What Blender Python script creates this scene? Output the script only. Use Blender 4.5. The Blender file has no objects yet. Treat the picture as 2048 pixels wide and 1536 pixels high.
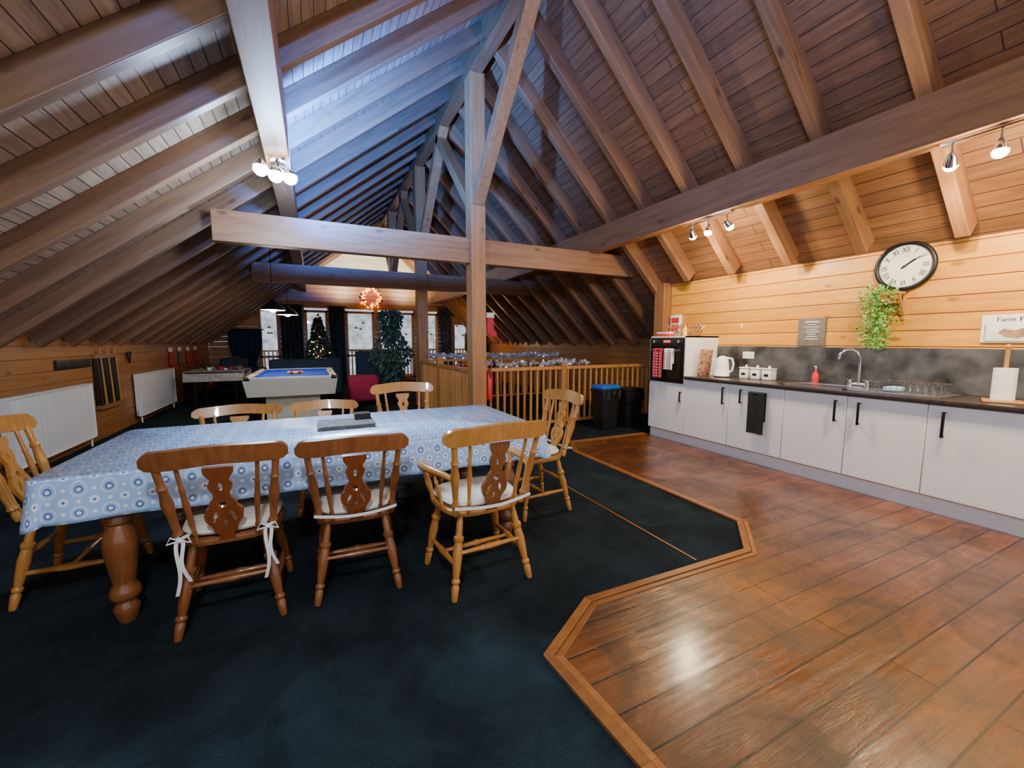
import bpy, bmesh, math, random
from mathutils import Vector, Matrix
random.seed(7)
SC=bpy.context.scene
PI=math.pi
# ---------------------------------------------------------------- materials
def newmat(name):
    m=bpy.data.materials.new(name);m.use_nodes=True
    nt=m.node_tree;b=nt.nodes.get('Principled BSDF')
    return m,nt,b
def N(nt,t,**k):
    n=nt.nodes.new(t)
    for a,v in k.items():
        if a=='inp':
            for i,x in v.items(): n.inputs[i].default_value=x
        else: setattr(n,a,v)
    return n
def plain(name,col,rough=.5,metal=0,emit=None,es=0,coat=0,trans=0,noise=0,nscale=20,bump=0,alpha=1):
    m,nt,b=newmat(name)
    b.inputs['Base Color'].default_value=(*col,1);b.inputs['Roughness'].default_value=rough
    b.inputs['Metallic'].default_value=metal;b.inputs['Coat Weight'].default_value=coat
    b.inputs['Transmission Weight'].default_value=trans
    if emit: b.inputs['Emission Color'].default_value=(*emit,1);b.inputs['Emission Strength'].default_value=es
    if noise or bump:
        tc=N(nt,'ShaderNodeTexCoord');nz=N(nt,'ShaderNodeTexNoise',inp={'Scale':nscale,'Detail':5})
        nt.links.new(tc.outputs['Object'],nz.inputs['Vector'])
        if noise:
            r=N(nt,'ShaderNodeMapRange',inp={1:.3,2:.7,3:1-noise,4:1+noise})
            nt.links.new(nz.outputs['Fac'],r.inputs[0])
            mx=N(nt,'ShaderNodeVectorMath',operation='SCALE');mx.inputs[0].default_value=col
            nt.links.new(r.outputs[0],mx.inputs['Scale']);nt.links.new(mx.outputs[0],b.inputs['Base Color'])
        if bump:
            bp=N(nt,'ShaderNodeBump',inp={'Strength':bump,'Distance':.01});nt.links.new(nz.outputs['Fac'],bp.inputs['Height']);nt.links.new(bp.outputs[0],b.inputs['Normal'])
    return m
def wood(name,c1,c2,axis=0,rough=.45,scale=1.,knots=True,coat=0,var=.25,bump=.15):
    m,nt,b=newmat(name);L=nt.links.new
    tc=N(nt,'ShaderNodeTexCoord');at=N(nt,'ShaderNodeAttribute',attribute_name='rnd')
    mp=N(nt,'ShaderNodeMapping');s=[14*scale]*3;s[axis]=.9*scale;mp.inputs['Scale'].default_value=s
    sc=N(nt,'ShaderNodeVectorMath',operation='SCALE');sc.inputs[0].default_value=(7.3,5.1,9.7)
    L(at.outputs['Fac'],sc.inputs['Scale'])
    ad=N(nt,'ShaderNodeVectorMath',operation='ADD');L(tc.outputs['Object'],ad.inputs[0]);L(sc.outputs[0],ad.inputs[1])
    L(ad.outputs[0],mp.inputs['Vector'])
    nz=N(nt,'ShaderNodeTexNoise',inp={'Scale':1.6,'Detail':6,'Roughness':.6,'Distortion':.8});L(mp.outputs[0],nz.inputs['Vector'])
    cr=N(nt,'ShaderNodeValToRGB');cr.color_ramp.elements[0].position=.3;cr.color_ramp.elements[1].position=.7
    cr.color_ramp.elements[0].color=(*c2,1);cr.color_ramp.elements[1].color=(*c1,1);L(nz.outputs['Fac'],cr.inputs[0])
    col=cr.outputs[0]
    if knots:
        mk=N(nt,'ShaderNodeMapping');s=[5.*scale]*3;s[axis]=2.2*scale;mk.inputs['Scale'].default_value=s;L(ad.outputs[0],mk.inputs['Vector'])
        vo=N(nt,'ShaderNodeTexVoronoi',inp={'Scale':1.0});L(mk.outputs[0],vo.inputs['Vector'])
        kr=N(nt,'ShaderNodeMapRange',inp={1:.05,2:.14,3:.75,4:0});L(vo.outputs['Distance'],kr.inputs[0])
        mx=N(nt,'ShaderNodeMixRGB');L(kr.outputs[0],mx.inputs[0]);L(col,mx.inputs[1]);mx.inputs[2].default_value=(c2[0]*.35,c2[1]*.3,c2[2]*.3,1);col=mx.outputs[0]
    mr=N(nt,'ShaderNodeMapRange',inp={1:0,2:1,3:1-var,4:1+var});L(at.outputs['Fac'],mr.inputs[0])
    hs=N(nt,'ShaderNodeVectorMath',operation='SCALE');L(col,hs.inputs[0]);L(mr.outputs[0],hs.inputs['Scale'])
    L(hs.outputs[0],b.inputs['Base Color']);b.inputs['Roughness'].default_value=rough;b.inputs['Coat Weight'].default_value=coat
    bp=N(nt,'ShaderNodeBump',inp={'Strength':bump,'Distance':.006});L(nz.outputs['Fac'],bp.inputs['Height']);L(bp.outputs[0],b.inputs['Normal'])
    return m
def planks(name,c1,c2,cm,bw,rh,mort,swap=False,rough=.3,coat=0,nscale=1.,cloud=0,bump=.3):
    m,nt,b=newmat(name);L=nt.links.new
    tc=N(nt,'ShaderNodeTexCoord');mp=N(nt,'ShaderNodeMapping')
    if swap: mp.inputs['Rotation'].default_value=(0,0,PI/2)
    L(tc.outputs['Object'],mp.inputs['Vector'])
    br=N(nt,'ShaderNodeTexBrick',offset=.37,offset_frequency=2);br.inputs['Scale'].default_value=1
    br.inputs['Color1'].default_value=(*c1,1);br.inputs['Color2'].default_value=(*c2,1);br.inputs['Mortar'].default_value=(*cm,1)
    br.inputs['Mortar Size'].default_value=mort;br.inputs['Mortar Smooth'].default_value=.1;br.inputs['Brick Width'].default_value=bw;br.inputs['Row Height'].default_value=rh
    L(mp.outputs[0],br.inputs['Vector'])
    m2=N(nt,'ShaderNodeMapping');m2.inputs['Scale'].default_value=(.8*nscale,11*nscale,11*nscale);L(mp.outputs[0],m2.inputs['Vector'])
    nz=N(nt,'ShaderNodeTexNoise',inp={'Scale':2,'Detail':7,'Roughness':.65,'Distortion':1.2});L(m2.outputs[0],nz.inputs['Vector'])
    r=N(nt,'ShaderNodeMapRange',inp={1:.3,2:.7,3:.62,4:1.3});L(nz.outputs['Fac'],r.inputs[0])
    s=N(nt,'ShaderNodeVectorMath',operation='SCALE');L(br.outputs['Color'],s.inputs[0]);L(r.outputs[0],s.inputs['Scale']);o=s.outputs[0]
    mk=N(nt,'ShaderNodeMapping');mk.inputs['Scale'].default_value=(1.3,3.6,3.6);L(mp.outputs[0],mk.inputs['Vector'])
    vo=N(nt,'ShaderNodeTexVoronoi',inp={'Scale':1.4});L(mk.outputs[0],vo.inputs['Vector'])
    kr=N(nt,'ShaderNodeMapRange',inp={1:.03,2:.09,3:.8,4:0});L(vo.outputs['Distance'],kr.inputs[0])
    mx=N(nt,'ShaderNodeMixRGB');L(kr.outputs[0],mx.inputs[0]);L(o,mx.inputs[1]);mx.inputs[2].default_value=(c2[0]*.25,c2[1]*.2,c2[2]*.2,1);o=mx.outputs[0]
    if cloud:
        n2=N(nt,'ShaderNodeTexNoise',inp={'Scale':2.2,'Detail':8,'Roughness':.7,'Distortion':1.0});L(mp.outputs[0],n2.inputs['Vector'])
        r2=N(nt,'ShaderNodeMapRange',inp={1:.35,2:.65,3:1-cloud,4:1+cloud});L(n2.outputs['Fac'],r2.inputs[0])
        s2=N(nt,'ShaderNodeVectorMath',operation='SCALE');L(o,s2.inputs[0]);L(r2.outputs[0],s2.inputs['Scale']);o=s2.outputs[0]
        r3=N(nt,'ShaderNodeMapRange',inp={1:.35,2:.65,3:rough+.2,4:rough-.08});L(n2.outputs['Fac'],r3.inputs[0]);L(r3.outputs[0],b.inputs['Roughness'])
    else: b.inputs['Roughness'].default_value=rough
    L(o,b.inputs['Base Color']);b.inputs['Coat Weight'].default_value=coat;b.inputs['Coat Roughness'].default_value=.18
    inv=N(nt,'ShaderNodeMath',operation='SUBTRACT');L(nz.outputs['Fac'],inv.inputs[0]);L(br.outputs['Fac'],inv.inputs[1])
    bp=N(nt,'ShaderNodeBump',inp={'Strength':bump,'Distance':.006});L(inv.outputs[0],bp.inputs['Height']);L(bp.outputs[0],b.inputs['Normal'])
    return m
BRN1=(.34,.16,.062);BRN2=(.19,.082,.032)
beamX=wood('beam_pine_x',BRN1,BRN2,0);beamY=wood('beam_pine_y',BRN1,BRN2,1);beamZ=wood('beam_pine_z',(.46,.21,.07),(.28,.12,.04),2)
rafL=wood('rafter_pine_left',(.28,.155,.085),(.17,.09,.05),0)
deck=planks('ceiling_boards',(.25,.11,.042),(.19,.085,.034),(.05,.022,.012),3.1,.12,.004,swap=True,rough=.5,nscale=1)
deckL=planks('ceiling_boards_lit_tone',(.38,.26,.17),(.30,.20,.13),(.06,.035,.025),3.1,.10,.004,swap=True,rough=.5,nscale=1)  # paler copy of the boards: spot light on the left slope painted into the colour
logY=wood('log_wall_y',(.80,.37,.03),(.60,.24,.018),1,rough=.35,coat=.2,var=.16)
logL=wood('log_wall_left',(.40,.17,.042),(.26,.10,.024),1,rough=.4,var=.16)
logX=wood('log_wall_x',(.46,.20,.05),(.30,.12,.03),0,rough=.4)
creamX=wood('cream_boards',(.95,.85,.62),(.8,.68,.45),0,rough=.5)
floorw=planks('oak_floor',(.150,.050,.012),(.105,.033,.008),(.005,.003,.002),3.4,.15,.004,rough=.24,coat=.4,cloud=.6,bump=.5)
trimw=wood('floor_trim_wood',(.34,.13,.03),(.22,.075,.018),0,rough=.3,coat=.3,knots=False)
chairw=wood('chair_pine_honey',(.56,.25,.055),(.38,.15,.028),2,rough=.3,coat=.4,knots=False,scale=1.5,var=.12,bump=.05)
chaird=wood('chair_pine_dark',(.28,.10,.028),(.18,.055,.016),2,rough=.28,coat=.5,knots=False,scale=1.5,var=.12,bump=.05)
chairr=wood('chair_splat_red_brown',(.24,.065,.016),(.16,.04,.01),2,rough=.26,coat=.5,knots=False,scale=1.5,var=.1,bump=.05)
railw=wood('rail_pine',(.66,.31,.075),(.46,.19,.04),2,rough=.35,coat=.2,knots=False,var=.15)
def carpetmat():
    m,nt,b=newmat('carpet_navy');L=nt.links.new
    tc=N(nt,'ShaderNodeTexCoord')
    a=N(nt,'ShaderNodeTexNoise',inp={'Scale':2.2,'Detail':6,'Roughness':.7,'Distortion':.5});L(tc.outputs['Object'],a.inputs['Vector'])
    c=N(nt,'ShaderNodeTexNoise',inp={'Scale':260,'Detail':2});L(tc.outputs['Object'],c.inputs['Vector'])
    cr=N(nt,'ShaderNodeValToRGB');e=cr.color_ramp.elements;e[0].position=.38;e[0].color=(.005,.009,.012,1);e[1].position=.72;e[1].color=(.015,.027,.035,1)
    L(a.outputs['Fac'],cr.inputs[0])
    r=N(nt,'ShaderNodeMapRange',inp={1:.35,2:.65,3:.4,4:1.8});L(c.outputs['Fac'],r.inputs[0])
    s=N(nt,'ShaderNodeVectorMath',operation='SCALE');L(cr.outputs[0],s.inputs[0]);L(r.outputs[0],s.inputs['Scale']);L(s.outputs[0],b.inputs['Base Color'])
    b.inputs['Roughness'].default_value=.95;b.inputs['Specular IOR Level'].default_value=.12
    bp=N(nt,'ShaderNodeBump',inp={'Strength':.6,'Distance':.004});L(c.outputs['Fac'],bp.inputs['Height']);L(bp.outputs[0],b.inputs['Normal'])
    return m
carpet=carpetmat()
def clothmat():
    m,nt,b=newmat('tablecloth_blue_pattern');L=nt.links.new
    uv=N(nt,'ShaderNodeUVMap',uv_map='UVMap')
    def cell(offx,offy,n):
        mp=N(nt,'ShaderNodeMapping');mp.inputs['Scale'].default_value=(n,n,1);mp.inputs['Location'].default_value=(offx,offy,0);L(uv.outputs[0],mp.inputs['Vector'])
        fr=N(nt,'ShaderNodeVectorMath',operation='FRACTION');L(mp.outputs[0],fr.inputs[0])
        sb=N(nt,'ShaderNodeVectorMath',operation='SUBTRACT');sb.inputs[1].default_value=(.5,.5,0);L(fr.outputs[0],sb.inputs[0])
        ln=N(nt,'ShaderNodeVectorMath',operation='LENGTH');L(sb.outputs[0],ln.inputs[0]);return ln.outputs['Value'],sb
    def band(v,lo,hi):
        a=N(nt,'ShaderNodeMath',operation='GREATER_THAN');a.inputs[1].default_value=lo;L(v,a.inputs[0])
        c=N(nt,'ShaderNodeMath',operation='LESS_THAN');c.inputs[1].default_value=hi;L(v,c.inputs[0])
        d=N(nt,'ShaderNodeMath',operation='MULTIPLY');L(a.outputs[0],d.inputs[0]);L(c.outputs[0],d.inputs[1]);return d.outputs[0]
    def mix(f,c1,c2):
        x=N(nt,'ShaderNodeMixRGB');L(f,x.inputs[0])
        if isinstance(c1,tuple): x.inputs[1].default_value=c1
        else: L(c1,x.inputs[1])
        x.inputs[2].default_value=c2;return x.outputs[0]
    d1,_=cell(0,0,10);d2,_=cell(.5,.5,10);d3,_=cell(0,.5,10);d4,_=cell(.5,0,10)
    col=mix(band(d1,.24,.29),(.34,.52,.84,1),(.62,.77,.95,1))
    col=mix(band(d1,-1,.15),col,(.07,.16,.42,1))
    col=mix(band(d1,-1,.08),col,(.82,.89,.97,1))
    col=mix(band(d2,-1,.17),col,(.78,.87,.97,1))
    col=mix(band(d2,-1,.06),col,(.08,.16,.4,1))
    for d in(d3,d4): col=mix(band(d,-1,.08),col,(.78,.86,.96,1))
    L(col,b.inputs['Base Color']);b.inputs['Roughness'].default_value=.25;b.inputs['Coat Weight'].default_value=.2
    tc=N(nt,'ShaderNodeTexCoord');nz=N(nt,'ShaderNodeTexNoise',inp={'Scale':5,'Detail':3});L(tc.outputs['Object'],nz.inputs['Vector'])
    bp=N(nt,'ShaderNodeBump',inp={'Strength':.5,'Distance':.02});L(nz.outputs['Fac'],bp.inputs['Height']);L(bp.outputs[0],b.inputs['Normal'])
    return m
cloth=clothmat()
white=plain('cabinet_white',(.85,.84,.83),.32,coat=.1,noise=.02,nscale=2)
plinth=plain('plinth_white',(.68,.68,.68),.4,noise=.05,nscale=3)
worktop=plain('worktop_dark',(.04,.029,.025),.3,noise=.3,nscale=30)
slate=plain('splashback_slate',(.06,.06,.065),.35,noise=.85,nscale=5,bump=.2)
black=plain('black_metal',(.012,.011,.01),.35,metal=.3,noise=.1)
blackp=plain('black_plastic',(.012,.012,.013),.35,noise=.15)
blackcl=plain('black_fabric',(.012,.014,.016),.95,noise=.3,nscale=60,bump=.4)
glassb=plain('oven_glass',(.01,.008,.007),.08,noise=.1)
chrome=plain('chrome',(.8,.8,.82),.12,metal=1,noise=.03)
steel=plain('sink_steel',(.65,.66,.68),.28,metal=1,noise=.05)
enamel=plain('white_enamel',(.82,.83,.84),.3,noise=.02)
radm=plain('radiator_white',(.80,.81,.83),.35,noise=.03,nscale=3)
ceram=plain('white_ceramic',(.82,.82,.8),.2,noise=.03)
cream=plain('cushion_cream',(.72,.68,.6),.9,noise=.08,nscale=40,bump=.3)
ribbon=plain('ribbon_white',(.75,.77,.8),.8,noise=.06,nscale=60)
red=plain('red_fabric',(.5,.03,.04),.85,noise=.15,nscale=50,bump=.3)
redp=plain('red_plastic',(.6,.02,.02),.3,noise=.05)
paper=plain('paper_white',(.88,.88,.87),.8,noise=.03,nscale=40,bump=.2)
yellow=plain('yellow_plastic',(.85,.62,.03),.3,noise=.05)
navy=plain('navy_upholstery',(.010,.028,.055),.85,noise=.25,nscale=25,bump=.3)
berry=plain('berry_upholstery',(.35,.01,.05),.85,noise=.2,nscale=25,bump=.3)
poolblue=plain('pool_cloth_blue',(.01,.05,.5),.9,noise=.08,nscale=80)
poolcream=plain('pool_body_cream',(.70,.66,.52),.4,noise=.05)
brass=plain('brass',(.7,.5,.16),.3,metal=1,noise=.05)
leaf=plain('leaf_green',(.09,.26,.05),.55,noise=.5,nscale=9)
leaf2=plain('ivy_leaf',(.2,.42,.08),.5,noise=.6,nscale=25)
fir=plain('fir_green',(.03,.08,.04),.7,noise=.5,nscale=12)
dleaf=plain('ficus_leaf',(.035,.08,.055),.6,noise=.5,nscale=12)
silver=plain('tinsel_silver',(.8,.82,.85),.3,metal=.6,noise=.2,nscale=40)
bulbC=plain('bulb_cool',(1,1,1),.4,emit=(.75,.88,1),es=80)
bulbW=plain('bulb_warm',(1,1,1),.4,emit=(1,.93,.8),es=80)
fairy=plain('fairy_light',(1,.7,.3),.4,emit=(1,.55,.15),es=12)
orange=plain('wreath_glow',(.9,.3,.05),.5,emit=(1,.30,.02),es=5)
glass=plain('window_glass',(.97,.98,1),.0,trans=1)
curt=plain('curtain_dark',(.03,.045,.07),.9,noise=.9,nscale=14)
curtb=plain('curtain_blue',(.012,.03,.07),.9,noise=.3,nscale=10)
greybd=plain('sign_grey',(.15,.13,.12),.8,noise=.15,nscale=15)
whitebd=plain('sign_white',(.75,.76,.74),.7,noise=.08,nscale=15)
clockf=plain('clock_face_cream',(.8,.77,.68),.5,noise=.06,nscale=8)
greycl=plain('cloth_grey',(.45,.42,.38),.9,noise=.3,nscale=10)
slatemat=plain('placemat_grey',(.13,.125,.125),.8,noise=.4,nscale=30)
bluep=plain('blue_plastic',(.01,.15,.6),.4,noise=.05)
wick=plain('wicker',(.36,.17,.07),.6,noise=.4,nscale=60)
outm=plain('hillside_trees',(.85,.86,.88),.9,noise=.45,nscale=2.2)
railout=plain('balcony_wood',(.25,.13,.06),.7,noise=.2)
# ---------------------------------------------------------------- mesh builder
class MB:
    def __init__(s): s.v=[];s.f=[];s.m=[];s.s=[];s.r=[];s.mats=[];s.uv=None
    def mi(s,mat):
        if mat not in s.mats: s.mats.append(mat)
        return s.mats.index(mat)
    def add(s,vs,fs,mat,smooth=False,M=None):
        o=len(s.v);k=s.mi(mat);r=random.random()
        for v in vs:
            v=Vector(v)
            s.v.append(M@v if M else v)
        for f in fs: s.f.append([i+o for i in f]);s.m.append(k);s.s.append(smooth);s.r.append(r)
    def box(s,a,b,mat,M=None):
        x0,y0,z0=a;x1,y1,z1=b
        if x0>x1:x0,x1=x1,x0
        if y0>y1:y0,y1=y1,y0
        if z0>z1:z0,z1=z1,z0
        v=[(x0,y0,z0),(x1,y0,z0),(x1,y1,z0),(x0,y1,z0),(x0,y0,z1),(x1,y0,z1),(x1,y1,z1),(x0,y1,z1)]
        s.add(v,[(0,3,2,1),(4,5,6,7),(0,1,5,4),(1,2,6,5),(2,3,7,6),(3,0,4,7)],mat,False,M)
    def rbox(s,a,b,mat,r=.01,M=None,seg=2,smooth=True):
        bm=bmesh.new();bmesh.ops.create_cube(bm,size=1)
        c=[(a[i]+b[i])/2 for i in range(3)];d=[abs(b[i]-a[i]) for i in range(3)]
        for v in bm.verts: v.co=Vector([c[i]+v.co[i]*d[i] for i in range(3)])
        bmesh.ops.bevel(bm,geom=bm.edges[:],offset=min(r,min(d)*.49),segments=seg,profile=.6,affect='EDGES')
        bm.verts.index_update();s.add([v.co.copy() for v in bm.verts],[[v.index for v in f.verts] for f in bm.faces],mat,smooth,M);bm.free()
    def beam(s,p0,p1,w,h,mat,up=(0,0,1),M=None):
        p0=Vector(p0);p1=Vector(p1);d=(p1-p0);L=d.length;d.normalize();u=Vector(up);sd=d.cross(u).normalized();u=sd.cross(d)
        v=[]
        for p in(p0,p1):
            for a,b in((-1,-1),(1,-1),(1,1),(-1,1)): v.append(p+sd*a*w/2+u*b*h/2)
        s.add(v,[(0,3,2,1)[::-1],(4,5,6,7)[::-1],(0,1,5,4)[::-1],(1,2,6,5)[::-1],(2,3,7,6)[::-1],(3,0,4,7)[::-1]],mat,False,M)
    def lathe(s,prof,p0,p1,mat,n=14,M=None,cap=True,smooth=True):
        p0=Vector(p0);p1=Vector(p1);d=(p1-p0);dn=d.normalized()
        a=dn.orthogonal().normalized();b=dn.cross(a)
        v=[];f=[]
        for t,r in prof:
            for i in range(n):
                q=2*PI*i/n;v.append(p0+d*t+(a*math.cos(q)+b*math.sin(q))*r)
        for j in range(len(prof)-1):
            for i in range(n):
                k=(i+1)%n;f.append((j*n+i,j*n+k,(j+1)*n+k,(j+1)*n+i))
        if cap: f.append(tuple(range(n))[::-1]);f.append(tuple((len(prof)-1)*n+i for i in range(n)))
        s.add(v,f,mat,smooth,M)
    def cyl(s,p0,p1,r,mat,n=16,M=None,r1=None): s.lathe([(0,r),(1,r if r1 is None else r1)],p0,p1,mat,n,M)
    def tube(s,pts,r,mat,n=8,M=None,closed=False):
        pts=[Vector(p) for p in pts];v=[];f=[];K=len(pts)
        pa=None
        for j,p in enumerate(pts):
            if closed: d=pts[(j+1)%K]-pts[j-1]
            else: d=pts[min(j+1,K-1)]-pts[max(j-1,0)]
            d.normalize()
            a=d.orthogonal().normalized() if pa is None else (pa-d*pa.dot(d)).normalized()
            pa=a;b=d.cross(a);rr=r[j] if isinstance(r,(list,tuple)) else r
            for i in range(n):
                q=2*PI*i/n;v.append(p+(a*math.cos(q)+b*math.sin(q))*rr)
        for j in range(K if closed else K-1):
            for i in range(n):
                k=(i+1)%n;j2=(j+1)%K;f.append((j*n+i,j*n+k,j2*n+k,j2*n+i))
        if not closed: f.append(tuple(range(n))[::-1]);f.append(tuple((K-1)*n+i for i in range(n)))
        s.add(v,f,mat,True,M)
    def ball(s,c,r,mat,n=14,m=8,M=None):
        r=(r,r,r) if isinstance(r,(int,float)) else r
        v=[(c[0],c[1],c[2]-r[2])];f=[]
        for j in range(1,m):
            a=-PI/2+PI*j/m
            for i in range(n):
                q=2*PI*i/n;v.append((c[0]+r[0]*math.cos(a)*math.cos(q),c[1]+r[1]*math.cos(a)*math.sin(q),c[2]+r[2]*math.sin(a)))
        v.append((c[0],c[1],c[2]+r[2]));T=len(v)-1
        for i in range(n):
            k=(i+1)%n;f.append((0,1+k,1+i));f.append((T,T-n+i,T-n+k))
        for j in range(m-2):
            for i in range(n):
                k=(i+1)%n;f.append((1+j*n+i,1+j*n+k,1+(j+1)*n+k,1+(j+1)*n+i))
        s.add(v,f,mat,True,M)
    def prism(s,pts,z0,z1,mat,M=None,smooth=False):
        n=len(pts);v=[(p[0],p[1],z0) for p in pts]+[(p[0],p[1],z1) for p in pts]
        f=[tuple(range(n))[::-1],tuple(range(n,2*n))]+[(i,(i+1)%n,n+(i+1)%n,n+i) for i in range(n)]
        s.add(v,f,mat,smooth,M)
    def grid(s,fn,nu,nv,mat,M=None,smooth=True,cu=False):
        v=[fn(i/nu,j/nv) for j in range(nv+1) for i in range(nu+1)]
        f=[(j*(nu+1)+i,j*(nu+1)+i+1,(j+1)*(nu+1)+i+1,(j+1)*(nu+1)+i) for j in range(nv) for i in range(nu)]
        s.add(v,f,mat,smooth,M)
    def slab(s,fn,nu,nv,th,mat,M=None):
        v=[];W=nu+1;H=nv+1
        for k in(0,1):
            for j in range(H):
                for i in range(W):
                    p,d=fn(i/nu,j/nv);v.append(Vector(p)+Vector(d)*th*k)
        f=[];O=W*H
        for j in range(nv):
            for i in range(nu):
                a=j*W+i;f.append((a,a+1,a+W+1,a+W));f.append((O+a,O+a+W,O+a+W+1,O+a+1))
        for i in range(nu):
            a=i;f.append((a,O+a,O+a+1,a+1));a=nv*W+i;f.append((a,a+1,O+a+1,O+a))
        for j in range(nv):
            a=j*W;f.append((a,a+W,O+a+W,O+a));a=j*W+nu;f.append((a,O+a,O+a+W,a+W))
        s.add(v,f,mat,True,M)
    def leafq(s,c,size,mat,d=None):
        d=Vector((random.gauss(0,1),random.gauss(0,1),random.gauss(0,1)-.3)) if d is None else Vector(d)
        if d.length<1e-4: d=Vector((0,0,1))
        d.normalize();n=d.orthogonal().normalized();n=Matrix.Rotation(random.random()*6.28,3,d)@n
        c=Vector(c);w=n*size*.32
        s.add([c,c+d*size*.5+w,c+d*size,c+d*size*.5-w],[(0,1,2,3)],mat)
    def build(s,name,loc=(0,0,0),rot=0,parent=None,bevel=0,auto=True,matrix=None,scale=None):
        me=bpy.data.meshes.new(name);me.from_pydata([tuple(v) for v in s.v],[],s.f);me.update()
        for m in s.mats: me.materials.append(m)
        me.polygons.foreach_set('material_index',s.m);me.polygons.foreach_set('use_smooth',s.s)
        at=me.attributes.new('rnd','FLOAT','FACE');at.data.foreach_set('value',s.r)
        if s.uv:
            ul=me.uv_layers.new(name='UVMap')
            for l in me.loops: ul.data[l.index].uv=s.uv[l.vertex_index]
        ob=bpy.data.objects.new(name,me);SC.collection.objects.link(ob)
        if matrix is not None: ob.matrix_world=matrix
        else: ob.location=loc;ob.rotation_euler=(0,0,rot)
        if scale: ob.scale=scale
        if bevel:
            md=ob.modifiers.new('b','BEVEL');md.width=bevel;md.segments=2;md.limit_method='ANGLE';md.angle_limit=.6
        if any(s.s):
            try:
                me.set_sharp_from_angle(angle=.75)
            except Exception: pass
        return ob
def curve_mesh(splines,ext):
    c=bpy.data.curves.new('t','CURVE');c.dimensions='2D';c.fill_mode='BOTH';c.extrude=ext
    for sp in splines:
        q=c.splines.new('POLY');q.points.add(len(sp)-1)
        for i,p in enumerate(sp): q.points[i].co=(p[0],p[1],0,1)
        q.use_cyclic_u=True
    o=bpy.data.objects.new('t',c);SC.collection.objects.link(o);dg=bpy.context.evaluated_depsgraph_get();dg.update()
    me=o.evaluated_get(dg).to_mesh();vs=[v.co.copy() for v in me.vertices];fs=[list(p.vertices) for p in me.polygons]
    o.evaluated_get(dg).to_mesh_clear();bpy.data.objects.remove(o);bpy.data.curves.remove(c);return vs,fs
def text_mesh(t,size,ext=.001):
    c=bpy.data.curves.new('t','FONT');c.body=t;c.size=size;c.extrude=ext;c.align_x='CENTER';c.align_y='CENTER';c.resolution_u=3
    o=bpy.data.objects.new('t',c);SC.collection.objects.link(o);dg=bpy.context.evaluated_depsgraph_get();dg.update()
    me=o.evaluated_get(dg).to_mesh();vs=[v.co.copy() for v in me.vertices];fs=[list(p.vertices) for p in me.polygons]
    o.evaluated_get(dg).to_mesh_clear();bpy.data.objects.remove(o);bpy.data.curves.remove(c);return vs,fs
def light(name,kind,loc,energy,col,r=.05,target=None,angle=1.2,blend=.6,parent=None):
    l=bpy.data.lights.new(name,kind);l.energy=energy;l.color=col
    if kind!='AREA': l.shadow_soft_size=r
    if kind=='SPOT': l.spot_size=angle;l.spot_blend=blend
    o=bpy.data.objects.new(name,l);SC.collection.objects.link(o);o.location=loc
    if target is not None:
        d=Vector(target)-Vector(loc);o.rotation_euler=d.to_track_quat('-Z','Y').to_euler()
    if parent: o.parent=parent;o.matrix_parent_inverse=parent.matrix_world.inverted()
    return o
# ---------------------------------------------------------------- room constants
RX,AZ=2.0,5.1;SL=.78;SR=1.0;Y0,Y1=-1.6,14.5;LW=-2.7;RW=5.7;KW=4.9;KE=4.62
zl=lambda x:AZ-SL*(RX-x)
zr=lambda x:AZ-SR*(x-RX)
m=MB();m.box((LW-.2,Y0,-.1),(RW+.2,Y1+.2,0),carpet);m.build('floor')
WP=[(4.33,4.5),(3.05,4.53),(2.83,4.1),(2.82,1.92),(2.46,1.61),(1.23,1.64),(.85,1.40),(.89,.87),(.90,Y0),(KW,Y0),(KW,4.5)]
m=MB();m.prism(WP[::-1],.0,.006,floorw);m.build('floor_wood')
def offs(d):
    out=[]
    P=[Vector(p) for p in WP[:9]]
    for i,p in enumerate(P):
        ds=[]
        if i>0: ds.append((P[i]-P[i-1]).normalized())
        if i<len(P)-1: ds.append((P[i+1]-P[i]).normalized())
        ns=[Vector((-q.y,q.x)) for q in ds];n=sum(ns,Vector((0,0)));n.normalize()
        out.append(p+n*d/max(.5,n.dot(ns[0])))
    return out
m=MB()
for a,b,h in((-.02,.022,.018),(.027,.055,.012)):
    A=offs(a);B=offs(b)
    for k in range(8):
        m.prism([tuple(A[k]),tuple(A[k+1]),tuple(B[k+1]),tuple(B[k])],.001,h,trimw)
m.box((2.07,1.68,.001),(2.085,3.2,.006),trimw)
m.build('trim_1',bevel=.002)
def frame(d,n):
    d=Vector(d).normalized();y=Vector((0,1,0));z=d.cross(y)
    return Matrix(((d.x,y.x,z.x,RX),(d.y,y.y,z.y,0),(d.z,y.z,z.z,AZ),(0,0,0,1)))
ML=frame((-1,0,-SL),0);MR=frame((1,0,-SR),0)
lenL=(RX-LW+.1)*math.sqrt(1+SL*SL);lenK=(KW-RX+.1)*math.sqrt(2);lenR=(RW-RX+.1)*math.sqrt(2)
inL=1 if (ML.to_3x3()@Vector((0,0,1))).z<0 else -1
inR=1 if (MR.to_3x3()@Vector((0,0,1))).z<0 else -1
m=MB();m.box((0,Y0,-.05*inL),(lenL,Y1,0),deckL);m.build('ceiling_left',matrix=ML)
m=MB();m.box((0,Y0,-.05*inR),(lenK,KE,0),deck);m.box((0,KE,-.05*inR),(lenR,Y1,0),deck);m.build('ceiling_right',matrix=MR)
ry=[1.47+.67*k for k in range(-4,20)]
m=MB()
for y in ry:m.box((.05,y-.042,0),(lenL-.1,y+.042,.17*inL),rafL)
m.build('ceiling_rafters_left',matrix=ML,bevel=.006)
m=MB()
for y in ry:
    e=lenK-.28 if y<KE else lenR-.12
    m.box((.05,y-.045,0),(e,y+.045,.18*inR),beamX)
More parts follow.
